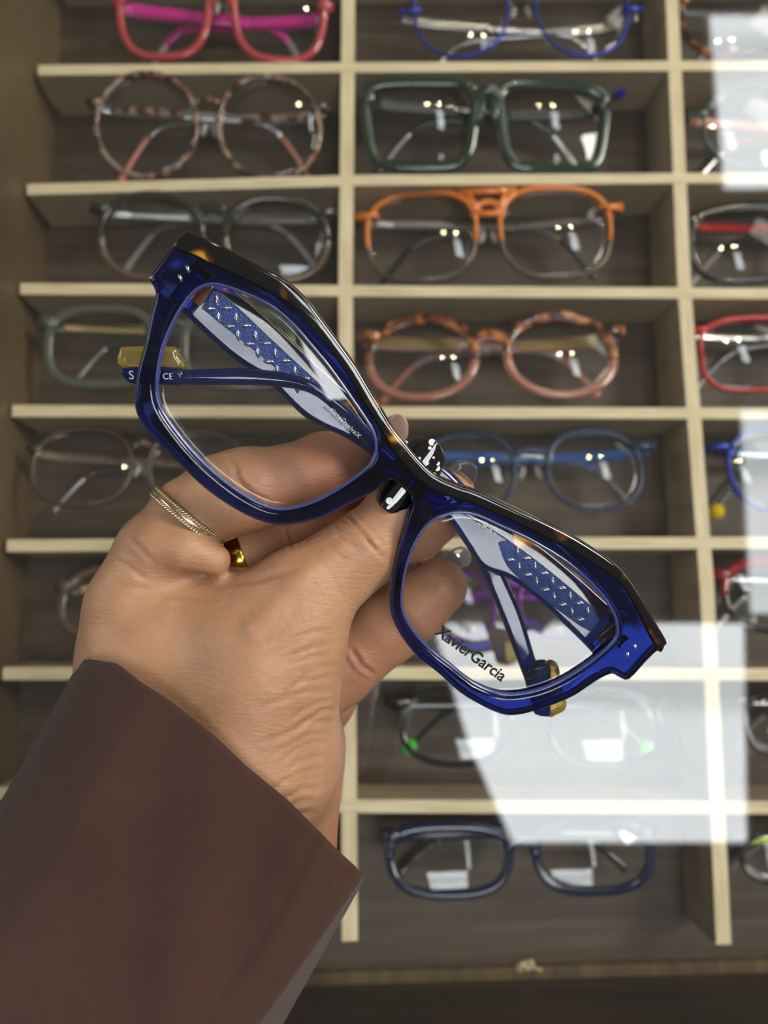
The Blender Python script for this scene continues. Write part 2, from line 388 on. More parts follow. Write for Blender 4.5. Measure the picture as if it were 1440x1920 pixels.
m_goldweave = mat('gold_pattern', (.9, .62, .25), .5, 1.)
_n, _r = noise_ramp(m_goldweave, (1, 1, 1), 1, [(0, (.95, .7, .3)), (1, (.95, .7, .3))])
vo = nd(m_goldweave, 'ShaderNodeTexVoronoi'); vo.inputs['Scale'].default_value = 420; bump(m_goldweave, vo.outputs['Distance'], 1, .002)
m_red = acet('red_acetate', (.55, .015, .02)); m_brownmetal = mat('bronze_metal', (.14, .10, .075), .35, .7); m_bluegrey = mat('slate_blue_metal', (.030, .042, .085), .35, .3)
m_bluebar = acet('steel_blue', (.04, .12, .35)); m_yellow = acet('yellow_tip', (.85, .55, .01)); m_grey = acet('grey_acetate', (.13, .13, .13))
m_purple = mat('purple_metal', (.12, .02, .22), .3, .5); m_neon = acet('neon_green_tip', (.06, .85, .04)); m_navy = acet('navy_acetate', (.003, .008, .036))
m_darkred = acet('dark_red_acetate', (.25, .01, .015)); m_lime = acet('lime_inlay', (.55, .75, .04)); m_teal = acet('dark_teal', (.02, .07, .06))
m_pinkbit = acet('salmon_inlay', (.6, .22, .16)); m_brown = acet('brown_clear_acetate', (.13, .09, .06), .3)

# top row
eyewear('coral pink eyeglasses with a magenta temple in the topmost row', (205, 622, -95, 106), m_coral, m_magenta, m_clearp, lens=.41, n=3, skew=.14, hinge=.02, thick=.0050, inner=m_magenta, bridge='saddle', pads=True, tilt=(5, 0))
eyewear('thin blue round-rimmed eyeglasses with round blue temple tips', (748, 1205, -85, 108), m_bluemetal, m_silver, m_bluedot, lens=.38, n=2.2, rimw=.0009, rimh=.0009, hinge=.0, thick=.004, tipball=True, pads=True, inner=m_silver, dot=(1078, 60))
eyewear('dark tortoiseshell eyeglasses cut off by the upper right corner', (1270, 1750, -90, 106), m_darktort, m_grey, m_clearp, lens=.40, n=2.8, rimw=.002, brow=m_darktort, hinge=.15, dot=(1362, 62))
# second row
eyewear('speckled tortoiseshell round eyeglasses at the far left of their row', (160, 615, 142, 328), m_tort, m_silver, m_pinkbit, lens=.42, n=2.05, rimw=.0015, by=.22, hinge=.22, brow=None, inner=m_tort, pads=True, tilt=(9, 0))
eyewear('large bottle green square eyeglasses below the blue round pair', (678, 1146, 150, 316), m_green, m_green, m_silver, lens=.425, n=4.6, skew=.20, rimw=.0034, rimh=.002, bridge='saddle', bw=.0035, hinge=.3, inner=m_grey, thick=.0045, tilt=(8, 0))
eyewear('thin teal and salmon eyeglasses half hidden under the upper white reflection', (1300, 1770, 160, 318), m_teal, m_pinkbit, m_silver, lens=.40, n=2.2, rimw=.001, hinge=.16, inner=m_pinkbit)
# third row
eyewear('olive green round eyeglasses with peach lower rims', (170, 628, 368, 522), m_peach, m_grey, m_clearp, lens=.42, n=2.3, rimw=.0018, brow=m_olive, browf=.55, by=.34, bw=.003, hinge=.34, inner=m_silver, tilt=(12, 0))
eyewear('aviator eyeglasses with a bright orange double-bridge browline', (665, 1162, 348, 526), m_gun, m_gun, m_black, lens=.41, n=2.7, skew=.10, rimw=.0012, brow=m_orange, browf=.66, bridge='double', bw=.0017, hinge=.26, inner=m_silver, pads=True, dot=(1053, 430))
eyewear('black eyeglasses with a red temple inlay', (1292, 1760, 368, 528), m_black, m_black, m_clearp, lens=.41, n=3, rimw=.0022, hinge=.36, inner=m_red, brow=m_black, dot=(1362, 453))
# fourth row
eyewear('grey-green clear square eyeglasses beside the gold-tipped end of the held pair', (68, 560, 572, 728), m_greygreen, m_greygreen, m_silver, lens=.41, n=3, rimw=.0026, hinge=.32, inner=m_gold, tilt=(4, 0))
eyewear('round amber tortoiseshell eyeglasses with rose lower rims and gold patterned temples', (670, 1168, 578, 752), m_rose, m_rosetmp, m_rose, lens=.40, n=2.15, rimw=.0024, brow=m_amber, browf=.62, by=.22, bw=.0034, hinge=.30, inner=m_goldweave, thick=.0055, dot=(1047, 665))
eyewear('red rectangular eyeglasses cut off by the right edge', (1308, 1770, 584, 732), m_red, m_silver, m_silver, lens=.41, n=3.2, rimw=.0012, hinge=.36, brow=m_red, pads=True, dot=(1370, 628))
# fifth row
eyewear('fine bronze metal eyeglasses left of the ringed index finger', (52, 470, 796, 956), m_brownmetal, m_brownmetal, m_silver, lens=.43, n=2.4, rimw=.0010, hinge=.24, pads=True, by=.3, dot=(235, 870))
eyewear('slate blue round metal eyeglasses behind the clear grey fingernail', (760, 1228, 800, 962), m_bluegrey, m_bluebar, m_grey, lens=.37, n=2.3, rimw=.0013, rimh=.0012, hinge=.30, by=.24, inner=m_bluebar, pads=True, brow=m_bluegrey, dot=(1118, 855))
eyewear('black and blue eyeglasses with yellow temple tips', (1345, 1800, 792, 965), m_bluemetal, m_black, m_yellow, lens=.38, n=2.3, rimw=.0012, hinge=.28, tipball=True, inner=m_bluebar, tilt=(-12, 0))
# sixth row
eyewear('brown clear eyeglasses mostly hidden behind the back of the hand', (98, 560, 1052, 1205), m_brown, m_brown, m_clearp, lens=.42, n=2.4, rimw=.0024, hinge=.25, inner=m_gold, tilt=(-12,0))
eyewear('thin purple eyeglasses seen through the lower right lens of the held pair', (760, 1140, 1066, 1200), m_purple, m_purple, m_silver, lens=.38, n=2.3, rimw=.0010, hinge=.24, pads=True, tilt=(-12, 0))
eyewear('dark eyeglasses with a dark red brow at the right edge', (1348, 1820, 1040, 1188), m_black, m_black, m_silver, lens=.41, n=2.6, rimw=.0020, hinge=.3, brow=m_darkred, tilt=(-12, 0))
# seventh row
eyewear('black eyeglasses with neon green temple tips', (722, 1262, 1285, 1442), m_black, m_black, m_neon, lens=.38, n=2.4, rimw=.0018, hinge=.30, tipball=True, tilt=(-6,-7))
eyewear('plain black eyeglasses in the row above the lime-marked pair', (1385, 1860, 1288, 1422), m_black, m_black, m_grey, lens=.41, n=2.8, rimw=.0018, hinge=.34, tilt=(-12,0))
# eighth row
eyewear('navy blue rectangular eyeglasses in the bottom row', (716, 1240, 1540, 1682), m_navy, m_navy, m_black, lens=.42, n=2.9, skew=.20, rimw=.0023, rimh=.002, hinge=.36, brow=m_navy, by=.26, bw=.0032, thick=.0045, tilt=(-11,0))
eyewear('black eyeglasses with a lime green mark in the bottom right corner', (1378, 1860, 1550, 1662), m_black, m_grey, m_grey, lens=.41, n=2.4, rimw=.0016, hinge=.34, inner=m_lime, tilt=(-12,0))

# crumpled scrap by the front wall
sp = flat(990, 1812, .004); mb = MB()
for i in range(14):
    mb.ball((sp[0] + random.uniform(-.006, .006), sp[1] + random.uniform(-.002, .002), .003 + random.uniform(-.001, .001)), random.uniform(.0015, .003), 6, 4, (1, .8, .7))
o = mb.build('crumb', mat('pale_gold_foil', (.55, .45, .28), .35, .3), None, smooth=False); tag(o, 'small crumpled pale gold scrap lying near the front wall of the case', 'scrap')

# ceiling spots whose glints sit in the lenses
downlight(SPOT[0], SPOT[1], HC, 'round ceiling spotlight nearer the louvred panels')
downlight(SPOT[0] + .27, SPOT[1] + .03, HC, 'round ceiling spotlight farther to the right')

# ------------------------------------------------------------------ the held eyeglasses
O0 = at(770, 890, .170)
e1 = unit(R @ unit((.766, -.643, -.185))); e2 = R @ unit((.643, .766, .17)); e2 = unit(e2 - e2.dot(e1) * e1); e3 = np.cross(e1, e2)
GM = Matrix([[e1[0], e2[0], e3[0], O0[0]], [e1[1], e2[1], e3[1], O0[1]], [e1[2], e2[2], e3[2], O0[2]], [0, 0, 0, 1]])
held = empty('eyeglasses', mat=GM); tag(held, 'cobalt blue and tortoiseshell angular eyeglasses held in the hand above the glass', 'eyeglasses')
E = np.array([e1, e2, e3])
def loc(P): return E @ (P - O0)
def onfront(u, v, z=0.):                               # pixel -> local xy on the plane local z = z
    r = ray(u, v); p0 = O0 + e3 * z; t = np.dot(p0 - CAM, e3) / np.dot(r, e3); return loc(CAM + r * t)[:2]
OUT = [(346, 437), (360, 437), (400, 454), (450, 480), (500, 506), (540, 529), (575, 563), (600, 596), (633, 640), (667, 687), (692, 729), (717, 771), (738, 805), (760, 832), (782, 859), (804, 882), (827, 898), (860, 912), (893, 923), (951, 949), (1013, 977), (1080, 1011), (1138, 1048), (1167, 1073), (1192, 1107), (1222, 1157), (1249, 1202), (1247, 1211), (1217, 1240), (1182, 1277), (1163, 1273), (1147, 1267), (1117, 1282), (1080, 1307), (1034, 1327), (992, 1340), (963, 1345), (938, 1342), (905, 1327), (863, 1302), (822, 1265), (780, 1232), (751, 1194), (734, 1157), (731, 1123), (736, 1086), (745, 1040), (755, 1007), (767, 965), (773, 945), (768, 928), (752, 914), (735, 902), (722, 905), (702, 923), (658, 946), (617, 967), (575, 981), (533, 987), (500, 983), (458, 967), (408, 937), (367, 904), (325, 862), (283, 821), (258, 787), (249, 754), (252, 717), (258, 683), (271, 633), (281, 583), (289, 553), (285, 537), (277, 525), (277, 519), (300, 487), (325, 458)]
LL = [(367, 542), (396, 532), (425, 537), (450, 546), (483, 560), (517, 579), (550, 608), (583, 646), (617, 687), (650, 733), (679, 775), (700, 808), (706, 833), (704, 854), (692, 875), (650, 908), (600, 937), (558, 952), (525, 956), (492, 948), (450, 925), (400, 887), (358, 846), (321, 800), (298, 762), (292, 729), (295, 692), (304, 650), (321, 608), (342, 571)]
RL = [(834, 967), (859, 961), (897, 967), (938, 986), (992, 1011), (1055, 1048), (1097, 1082), (1130, 1115), (1151, 1148), (1159, 1173), (1157, 1198), (1134, 1223), (1097, 1252), (1047, 1282), (1005, 1298), (963, 1305), (930, 1302), (888, 1284), (847, 1252), (805, 1219), (772, 1182), (755, 1148), (753, 1115), (759, 1073), (772, 1032), (793, 994), (813, 975)]
TRI = [(346, 437), (360, 437), (400, 454), (450, 480), (500, 506), (540, 529), (575, 563), (600, 596), (633, 640), (667, 687), (692, 729), (717, 771), (738, 805), (760, 832), (782, 859), (804, 882), (827, 898), (860, 912), (893, 923), (951, 949), (1013, 977), (1080, 1011), (1138, 1048), (1167, 1073), (1192, 1107), (1222, 1157), (1249, 1202), (1247, 1211), (1236, 1222),
       (1205, 1165), (1180, 1118), (1155, 1088), (1120, 1062), (1070, 1032), (1010, 1001), (950, 972), (890, 946), (850, 934), (815, 920), (788, 902), (762, 876), (738, 845), (712, 802), (685, 760), (655, 708), (620, 658), (585, 615), (555, 580), (520, 556), (480, 535), (440, 515), (400, 498), (365, 480), (335, 470), (325, 458)]
def filled(name, loops, zmid, half, bev, m, parent, mapf, res=4, dense=3, off=None, wn=True):
    cu = bpy.data.curves.new(name, 'CURVE'); cu.dimensions = '2D'; cu.fill_mode = 'BOTH'
    cu.extrude = max(half - bev, 0.00001); cu.bevel_depth = bev; cu.bevel_resolution = res; cu.offset = -bev if off is None else off
    for L in loops:
        P = [mapf(u, v) for u, v in L]; P = spline(P, dense, closed=True)
        s = cu.splines.new('POLY'); s.points.add(len(P) - 1)
        for i, p in enumerate(P): s.points[i].co = (p[0], p[1], 0, 1)
        s.use_cyclic_u = True
    tmp = bpy.data.objects.new('tmp', cu); COL.objects.link(tmp)
    dg = bpy.context.evaluated_depsgraph_get(); me = bpy.data.meshes.new_from_object(tmp.evaluated_get(dg))
    bpy.data.objects.remove(tmp); bpy.data.curves.remove(cu)
    bm = bmesh.new(); bm.from_mesh(me); bmesh.ops.remove_doubles(bm, verts=bm.verts, dist=1e-7); bmesh.ops.recalc_face_normals(bm, faces=bm.faces)
    for v in bm.verts: v.co.z += zmid
    bm.to_mesh(me); bm.free()
    me.materials.clear(); me.materials.append(m)
    me.polygons.foreach_set('use_smooth', [True] * len(me.polygons))
    o = bpy.data.objects.new(name, me); COL.objects.link(o); o.parent = parent; me.name = name
    if wn:
        mo = o.modifiers.new('wn', 'WEIGHTED_NORMAL'); mo.weight = 100
    return o
m_cobalt = mat('cobalt_acetate', (.75, .82, .95), .05, trans=1., ior=1.49)
_va = nd(m_cobalt, 'ShaderNodeVolumeAbsorption'); _va.inputs['Color'].default_value = (0, .20, .76, 1); _va.inputs['Density'].default_value = 820
lk(m_cobalt, _va.outputs[0], [n for n in m_cobalt.node_tree.nodes if n.type == 'OUTPUT_MATERIAL'][0].inputs['Volume'])
m_cobalt2 = mat('cobalt_temple_acetate', (.006, .020, .16), .05, trans=.6, ior=1.49, coat=.2)
m_torti = mat('black_tortoise_lamination', (.01, .008, .006), .06, coat=.6)
noise_ramp(m_torti, (1, 1, 1), 95, [(.57, (.006, .005, .006)), (.63, (.10, .035, .005)), (.69, (.60, .33, .03))], detail=2)
HT = .0021
filled('front_frame', [OUT, LL, RL], -HT, HT, .0014, m_cobalt, held, onfront)
filled('top_lamination', [TRI], -HT, HT + .00015, .0010, m_torti, held, onfront, off=-.0008)
for L in (LL, RL):
    P = spline([onfront(u, v, -.001) for u, v in L], 3, closed=True); c = P.mean(0); P = c + (P - c) * 1.012
    lens_mesh(P, -.0012, .35, .0012, 'lens', m_lens, held, rings=12)
# groove line of each lens seat
m_groove = mat('polished_groove', (.10, .13, .42), .05, trans=.5, coat=1.)
for L in (LL, RL):
    P = spline([onfront(u, v) for u, v in L], 3, closed=True)
    MB().sweep([(p[0], p[1], -.0010) for p in P], .00045, .0008, closed=True, n=8).build('lens_groove', m_groove, held)

AX = np.array((.766, .643))
def along(u, v): return (u - 770) * AX[0] + (v - 890) * AX[1]
def temple_map(zt):
    xs, zs = zip(*zt)
    def f(u, v, lift=0.):
        P = at(u, v, np.interp(along(u, v), xs, zs) / 1000.) ; return loc(P) + np.array((0, 0, lift))
    return f
ZA = temple_map([(-560, 172), (-480, 174.5), (-250, 182), (0, 191), (250, 196.5), (560, 200)])
ZB = temple_map([(-580, 169), (-480, 170), (-250, 174.5), (-100, 182.5), (0, 186.5), (250, 189), (480, 190.5), (560, 191)])
def strip(name, top, bot, mp, thick, bev, m, parent, n=90, cross=6, lift=0.):
    """bar between two pixel polylines (top edge / bottom edge), mapped into depth, with rounded edges"""
    T = resample(spline(top, 8), n); B = resample(spline(bot, 8), n); v = []; f = []
    prof = []
    # closed cross-section, s across 0..1, z lift
    k = 5
    for i in range(k + 1): a = math.pi / 2 * i / k; prof.append((bev * (1 - math.sin(a)), 0 - bev * (1 - math.cos(a)), 0))
    # prof entries: (inset from top edge mm, z); assemble loop
    loop = []
    for (ins, z, _) in prof[::-1]: loop.append(('t', ins, z))
    for i in range(k + 1):
        a = math.pi / 2 * i / k; loop.append(('t', bev * (1 - math.cos(a)), -bev * (1 - math.sin(a))))
    loop = [('t', bev * (1 - math.sin(math.pi / 2 * i / k)), -bev * (1 - math.cos(math.pi / 2 * i / k))) for i in range(k + 1)]       # front face -> top side
    loop += [('t', bev * (1 - math.cos(math.pi / 2 * i / k)), -thick + bev * (1 - math.sin(math.pi / 2 * i / k))) for i in range(k + 1)][0:]
    loop2 = [('b', a, z) for (_, a, z) in loop[::-1]]
    # order: front(top) ... back(top) , back(bottom) ... front(bottom)
    fr_t = [('t', bev - bev * math.sin(math.pi / 2 * i / k), -bev + bev * math.cos(math.pi / 2 * i / k)) for i in range(k + 1)]
    bk_t = [('t', bev - bev * math.cos(math.pi / 2 * i / k), -thick + bev - bev * math.sin(math.pi / 2 * i / k)) for i in range(k + 1)]
    L = fr_t + bk_t
    L = L + [('b', a, z) for (_, a, z) in L[::-1]]
    nl = len(L)
    for i in range(n):
        p = np.array(mp(*T[i], lift)); q = np.array(mp(*B[i], lift)); d = q - p; w_ = np.linalg.norm(d) + 1e-9; d = d / w_
        for (s, ins, z) in L:
            ins = min(ins, w_ * .48)
            c = p + d * ins if s == 't' else q - d * ins
            v.append(c + np.array((0, 0, z)))
    for i in range(n - 1):
        for j in range(nl):
            a = i * nl + j; b = i * nl + (j + 1) % nl; f.append((a, b, b + nl, a + nl))
    f.append(tuple(range(nl))); f.append(tuple((n - 1) * nl + j for j in range(nl)))
    o = mesh_obj(name, v, f, m, parent)
    mo = o.modifiers.new('wn', 'WEIGHTED_NORMAL'); mo.weight = 100
    return o
def resample(P, n):
    d = np.r_[0, np.cumsum(np.linalg.norm(np.diff(P, axis=0), axis=1))]; t = np.linspace(0, d[-1], n)
    return np.c_[np.interp(t, d, P[:, 0]), np.interp(t, d, P[:, 1])]
# temple hinged at the left end of the front (the deeper one)
tA = strip('temple', [(372, 490), (445, 547), (520, 614), (610, 697), (700, 778), (770, 835), (850, 888), (905, 960), (940, 1060), (975, 1140), (1005, 1235), (1012, 1250)],
           [(316, 560), (350, 596), (430, 668), (500, 716), (560, 775), (598, 800), (660, 830), (740, 890), (830, 965), (895, 1060), (925, 1120), (975, 1250), (990, 1290)], ZA, .0038, .0017, m_cobalt2, held)
m_goldtip = mat('clear_honey_acetate', (.80, .58, .15), .08, trans=.75, ior=1.49, coat=.5)
def tip(poly, mp, thick, m, name, parent, lift=0.):
    P = spline([mp(u, v, lift)[:2] for u, v in poly], 3, closed=True); z = np.mean([mp(u, v, lift)[2] for u, v in poly])
    cu = [(p[0], p[1]) for p in P]
    return filled(name, [cu], z - thick / 2, thick / 2, .0011, m, parent, lambda a, b: (a, b), dense=1)
tip([(985, 1262), (1005, 1244), (1030, 1246), (1032, 1300), (1036, 1345), (1025, 1351), (1006, 1346), (1000, 1330), (992, 1300)], ZA, .0042, m_cobalt2, 'temple_tip', tA)
tip([(1028, 1246), (1044, 1245), (1050, 1262), (1054, 1290), (1064, 1315), (1064, 1335), (1050, 1346), (1032, 1351), (1030, 1300)], ZA, .0042, m_goldtip, 'tip_end', tA)
# temple hinged at the right end (lies in front of the other)
tB = strip('temple', [(1175, 1150), (1150, 1140), (1080, 1078), (1010, 1022), (940, 975), (860, 935), (790, 895), (725, 838), (690, 800), (630, 745), (560, 706), (470, 692), (390, 692), (335, 694)],
           [(1120, 1237), (1100, 1214), (1050, 1165), (1000, 1118), (950, 1085), (905, 1068), (878, 1030), (840, 975), (770, 920), (712, 868), (650, 790), (590, 740), (500, 725), (390, 723), (332, 722)], ZB, .0038, .0017, m_cobalt2, held)
tip([(229, 690), (334, 690), (340, 722), (300, 722), (250, 721), (232, 712)], ZB, .0044, m_cobalt2, 'temple_tip', tB)
tip([(222, 656), (236, 650), (300, 650), (328, 652), (334, 668), (337, 692), (226, 691)], ZB, .0044, m_goldtip, 'tip_end', tB)
strip('tortoise_strip', [(372, 490), (445, 547), (520, 614), (610, 697), (700, 778), (770, 835)], [(352, 512), (428, 566), (503, 636), (592, 718), (682, 797), (752, 852)], ZA, .0041, .0006, m_torti, tA, n=60, lift=.00015)
strip('tortoise_strip', [(1175, 1150), (1150, 1140), (1080, 1078), (1010, 1022), (940, 975), (860, 935)], [(1160, 1172), (1132, 1160), (1062, 1101), (992, 1045), (924, 998), (850, 956)], ZB, .0041, .0006, m_torti, tB, n=60, lift=.00015)
# textured foil inlays with raised petals
m_foil = mat('blue_brushed_foil', (.035, .065, .22), .36, .75)
vn = nd(m_foil, 'ShaderNodeTexNoise'); vn.inputs['Scale'].default_value = 2600; tcx = nd(m_foil, 'ShaderNodeTexCoord'); lk(m_foil, tcx.outputs['Object'], vn.inputs['Vector']); bump(m_foil, vn.outputs['Fac'], .8, .0004)
m_petal = mat('polished_petal', (.42, .50, .66), .12, .9)
strip('foil_inlay', [(398, 546), (438, 552), (505, 618), (560, 670), (612, 722), (628, 745)], [(378, 578), (420, 612), (480, 660), (530, 700), (585, 735), (612, 752)], ZA, .0003, .0001, m_foil, tA, n=50, lift=.0001)
strip('foil_inlay', [(938, 1015), (975, 1015), (1015, 1055), (1070, 1100), (1105, 1130), (1125, 1165)], [(934, 1018), (950, 1060), (985, 1095), (1035, 1135), (1082, 1170), (1108, 1185)], ZB, .0003, .0001, m_foil, tB, n=50, lift=.0001)
pa = MB(); pb = MB()
def petal(mb, u, v, horiz, mp, L, W_):
    a = 0.06 if horiz else math.pi / 2 - .1
    p = mp(u, v, .0001); q = mp(u + 10 * math.cos(a), v + 10 * math.sin(a), .0001)
    d = unit(q - p); n = unit(np.array((0, 0, 1)) - d[2] * d); s = np.cross(n, d); axm = np.array([d, s, n]).T
    # lens-shaped leaf
    vv = []; ff = []; NU, NV = 12, 8
    for i in range(NU + 1):
        t = -1 + 2 * i / NU; hw = W_ * (1 - t * t) ** .9
        for j in range(NV + 1):
            sgn = -1 + 2 * j / NV
            vv.append(p + axm @ np.array((t * L, sgn * hw, .0006 * (1 - sgn * sgn) * (1 - t * t) ** .5 - .0001)))
    for i in range(NU):
        for j in range(NV):
            a0 = i * (NV + 1) + j; ff.append((a0, a0 + 1, a0 + NV + 2, a0 + NV + 1))
    mb.add(vv, ff)
for k in range(5):
    for (x, y, h) in ((535, 635, 1), (660, 630, 1), (600, 700, 0), (585, 575, 0)):
        X, Y = 260 + (x + 147 * k) / 4, 420 + (y + 132 * k) / 4
        if X < 612: petal(pa, X, Y, h, ZA, .00150, .00068)
for k in range(5):
    for (x, y, h) in ((490, 393, 1), (600, 382, 1), (541, 335, 0), (553, 440, 0)):
        X, Y = 820 + (x + 119 * k) / 3.6, 940 + (y + 101 * k) / 3.6
        if X < 1112 and Y < 1170: petal(pb, X, Y, h, ZB, .00148, .00064)
pa.build('embossed_petals', m_petal, tA); pb.build('embossed_petals', m_petal, tB)
# hinges
m_gold2 = mat('hinge_gold', (.70, .50, .16), .22, 1.)
m_copper = mat('hinge_copper', (.62, .24, .06), .25, 1.)
filled('hinge', [[(1116, 1194), (1145, 1165), (1172, 1188), (1144, 1216)]], ZB(1145, 1190)[2] + .0008, .0007, .0001, m_gold2, tB, lambda u, v: ZB(u, v)[:2], dense=1)
filled('hinge', [[(359, 562), (377, 538), (403, 538), (397, 548), (374, 574)]], ZA(380, 555)[2] + .0008, .0007, .0001, m_copper, tA, lambda u, v: ZA(u, v)[:2], dense=1)
hs = MB()
for (u, v) in ((1146, 1178), (1152, 1200), (1139, 1201)): 
    c = ZB(u, v, .0017); hs.ball(c, .0006, 8, 5, (2.0, .6, .3), np.array(Matrix.Rotation(-.1, 3, 'Z')))
hs.build('hinge_slot', m_black, tB)
# rivets seen inside the end pieces
m_rivet = mat('rivet_steel', (.55, .62, .85), .2, 1.)
for (u, v) in ((352, 504), (338, 521), (1191, 1213), (1177, 1228)):
    x, y = onfront(u, v, 0); MB().sweep([(x - .0006, y + .0004, .0001), (x + .0007, y - .0004, .0001)], .00035, .0002, n=8).build('rivet', m_rivet, held)

# lettering
def text(s, name, parent, p0, p1, mp, m, h=None, mirror_x=False, lift=.0):
    cu = bpy.data.curves.new(name, 'FONT'); cu.body = s; cu.size = 1; cu.extrude = .02; cu.resolution_u = 3; cu.offset = .02 if s.startswith('Xav') and not mirror_x else 0; cu.align_x = 'LEFT'
    tmp = bpy.data.objects.new('tmp', cu); COL.objects.link(tmp); bpy.context.view_layer.update()
    dg = bpy.context.evaluated_depsgraph_get(); me = bpy.data.meshes.new_from_object(tmp.evaluated_get(dg)); bpy.data.objects.remove(tmp)
    co = np.array([v.co[:] for v in me.vertices]); x0, x1 = co[:, 0].min(), co[:, 0].max()
    A = np.array(mp(*p0)); B = np.array(mp(*p1)); d = B - A; L = np.linalg.norm(d); d = d / L; n = np.array((0, 0, 1.)); n = unit(n - n.dot(d) * d); up = np.cross(n, d)
    s_ = L / (x1 - x0); hh = s_ if h is None else h
    for i, v in enumerate(me.vertices):
        c = co[i]; X = (c[0] - x0) * s_
        if mirror_x: X = L - X
        v.co = Vector(A + d * X + up * c[1] * hh + n * (c[2] * .002 + lift))
    me.materials.clear(); me.materials.append(m); me.name = name
    o = bpy.data.objects.new(name, me); COL.objects.link(o); o.parent = parent; return o
m_ink = mat('black_ink', (.006, .006, .006), .5); m_wht = mat('white_print', (.75, .75, .75), .5)
fl = lambda u, v: np.array((*onfront(u, v, 0), -.0006))
text('XavierGarcia', 'lens_print', held, (814, 1188), (940, 1279), fl, m_ink, lift=.0004, h=.0042)
text('CE', 'ce_mark', tB, (306, 711), (325, 711), lambda u, v: ZB(u, v, .0002), m_wht)
text('S', 'printed_letter', tB, (243, 711), (252, 711), lambda u, v: ZB(u, v, .0002), m_wht)
text('47', 'front_print', held, (832, 932), (850, 947), lambda u, v: np.array((*onfront(u, v, 0), .0002)), mat('blue_print', (.02, .06, .35), .3), h=.0014)
text('-93-', 'size_print', tB, (893, 983), (928, 1004), lambda u, v: ZB(u, v, .0002), m_wht, h=.0024)
text('XavierGarcia', 'inside_print', tB, (618, 768), (672, 822), lambda u, v: ZB(u, v, .0002), m_wht, mirror_x=True, h=.0016)

# ------------------------------------------------------------------ hand
person = empty('person', at(400, 1400, .19)); tag(person, 'hand and wrist in a brown jersey sleeve pinching the blue eyeglasses by the bridge', 'person')
PL = np.array(person.location)
def c3(u, v, Z): return np.array(((u - CX) / F * Z, -(v - CY) / F * Z, Z))     # camera space, mm, depth positive
# (group, k-blend, flatten, [(u, v, Z, r px), ...])
CH = {
 'body': [(.58, [(300, 1720, 197, 200), (352, 1560, 196, 212), (396, 1400, 194, 222)]),
          (.74, [(396, 1400, 193, 224), (392, 1290, 193, 222)]),
          (.85, [(330, 1420, 190, 164), (247, 1150, 189, 84)]),
          (.85, [(300, 1230, 191, 130), (440, 1215, 190, 125)]),
          (.90, [(452, 1420, 184, 168), (505, 1225, 182, 128)]),
          (.9, [(420, 1250, 210, 180), (450, 1400, 210, 180)]),
          (1., [(556, 1400, 210, 80), (548, 1580, 206, 84)])],
 'fold': [(1., [(300, 1022, 181, 38), (350, 1032, 180.5, 40), (402, 1050, 181.5, 30)])],
 'thumb': [(1., [(505, 1225, 182, 126), (572, 1115, 183, 92), (640, 1062, 184, 74), (688, 1026, 184, 69), (735, 958, 182.5, 50), (757, 925, 181.5, 38)])],
 'index': [(1., [(252, 1128, 189, 86), (300, 1040, 189, 80), (355, 970, 189, 71), (420, 930, 189, 76), (466, 918, 191, 77), (540, 905, 196, 68), (610, 882, 200, 69), (668, 878, 202, 62), (705, 868, 203, 50)])],
 'middle': [(1., [(330, 1110, 206, 80), (455, 1050, 207, 66), (560, 1020, 208, 64), (640, 1005, 209, 66), (770, 985, 209, 68), (822, 952, 207, 58), (846, 925, 206, 44)])],
 'ring': [(1., [(480, 1340, 212, 85), (580, 1290, 212, 72), (632, 1254, 211, 69), (726, 1176, 209, 66), (775, 1138, 207, 62), (822, 1100, 205.5, 54)])],
 'pinky': [(1., [(480, 1400, 218, 75), (570, 1370, 224, 62), (610, 1310, 227, 55), (570, 1260, 226, 50), (540, 1250, 222, 46)])],
}
lo = np.array([-83., -165., 156.]); hi = np.array([40., 30., 240.]); h = .62
nx, ny, nz_ = [int(math.ceil(a)) for a in (hi - lo) / h]
X = (lo[0] + h * np.arange(nx, dtype=np.float32))[:, None, None]; Y = (lo[1] + h * np.arange(ny, dtype=np.float32))[None, :, None]; Z = (lo[2] + h * np.arange(nz_, dtype=np.float32))[None, None, :]
def cone(X, Y, Z, a, b, ra, rb, fl):
    az, bz = a[2], b[2]
    m = (az + bz) / 2
    dx, dy, dz = b[0] - a[0], b[1] - a[1], (bz - az) / fl
    L2 = dx * dx + dy * dy + dz * dz
    Zs = (Z - az) / fl
    t = ((X - a[0]) * dx + (Y - a[1]) * dy + Zs * dz) / L2
    t = np.clip(t, 0, 1)
    return np.sqrt((X - a[0] - t * dx) ** 2 + (Y - a[1] - t * dy) ** 2 + (Zs - t * dz) ** 2) - (ra + (rb - ra) * t)
def smin(a, b, k):
    hh = np.maximum(k - np.abs(a - b), 0) / k; return np.minimum(a, b) - hh * hh * k * .25
def field(X, Y, Z):
    G = {}
    for g, parts in CH.items():
        d = None
        for fl, pts in parts:
            for i in range(len(pts) - 1):
                (u, v, z, r), (u2, v2, z2, r2) = pts[i], pts[i + 1]
                q = cone(X, Y, Z, c3(u, v, z), c3(u2, v2, z2), r * z / F, r2 * z2 / F, fl)
                d = q if d is None else smin(d, q, 9. if g == 'body' else 2.5)
        G[g] = d
    D = smin(G['body'], G['thumb'], 9.)
    D = smin(D, smin(G['index'], G['fold'], 4.), 2.6)
    o = smin(G['middle'], G['pinky'], .6); o = smin(o, G['ring'], .6)
    D = smin(D, o, .8)
    return D.astype(np.float32)
FLD = field(X, Y, Z)
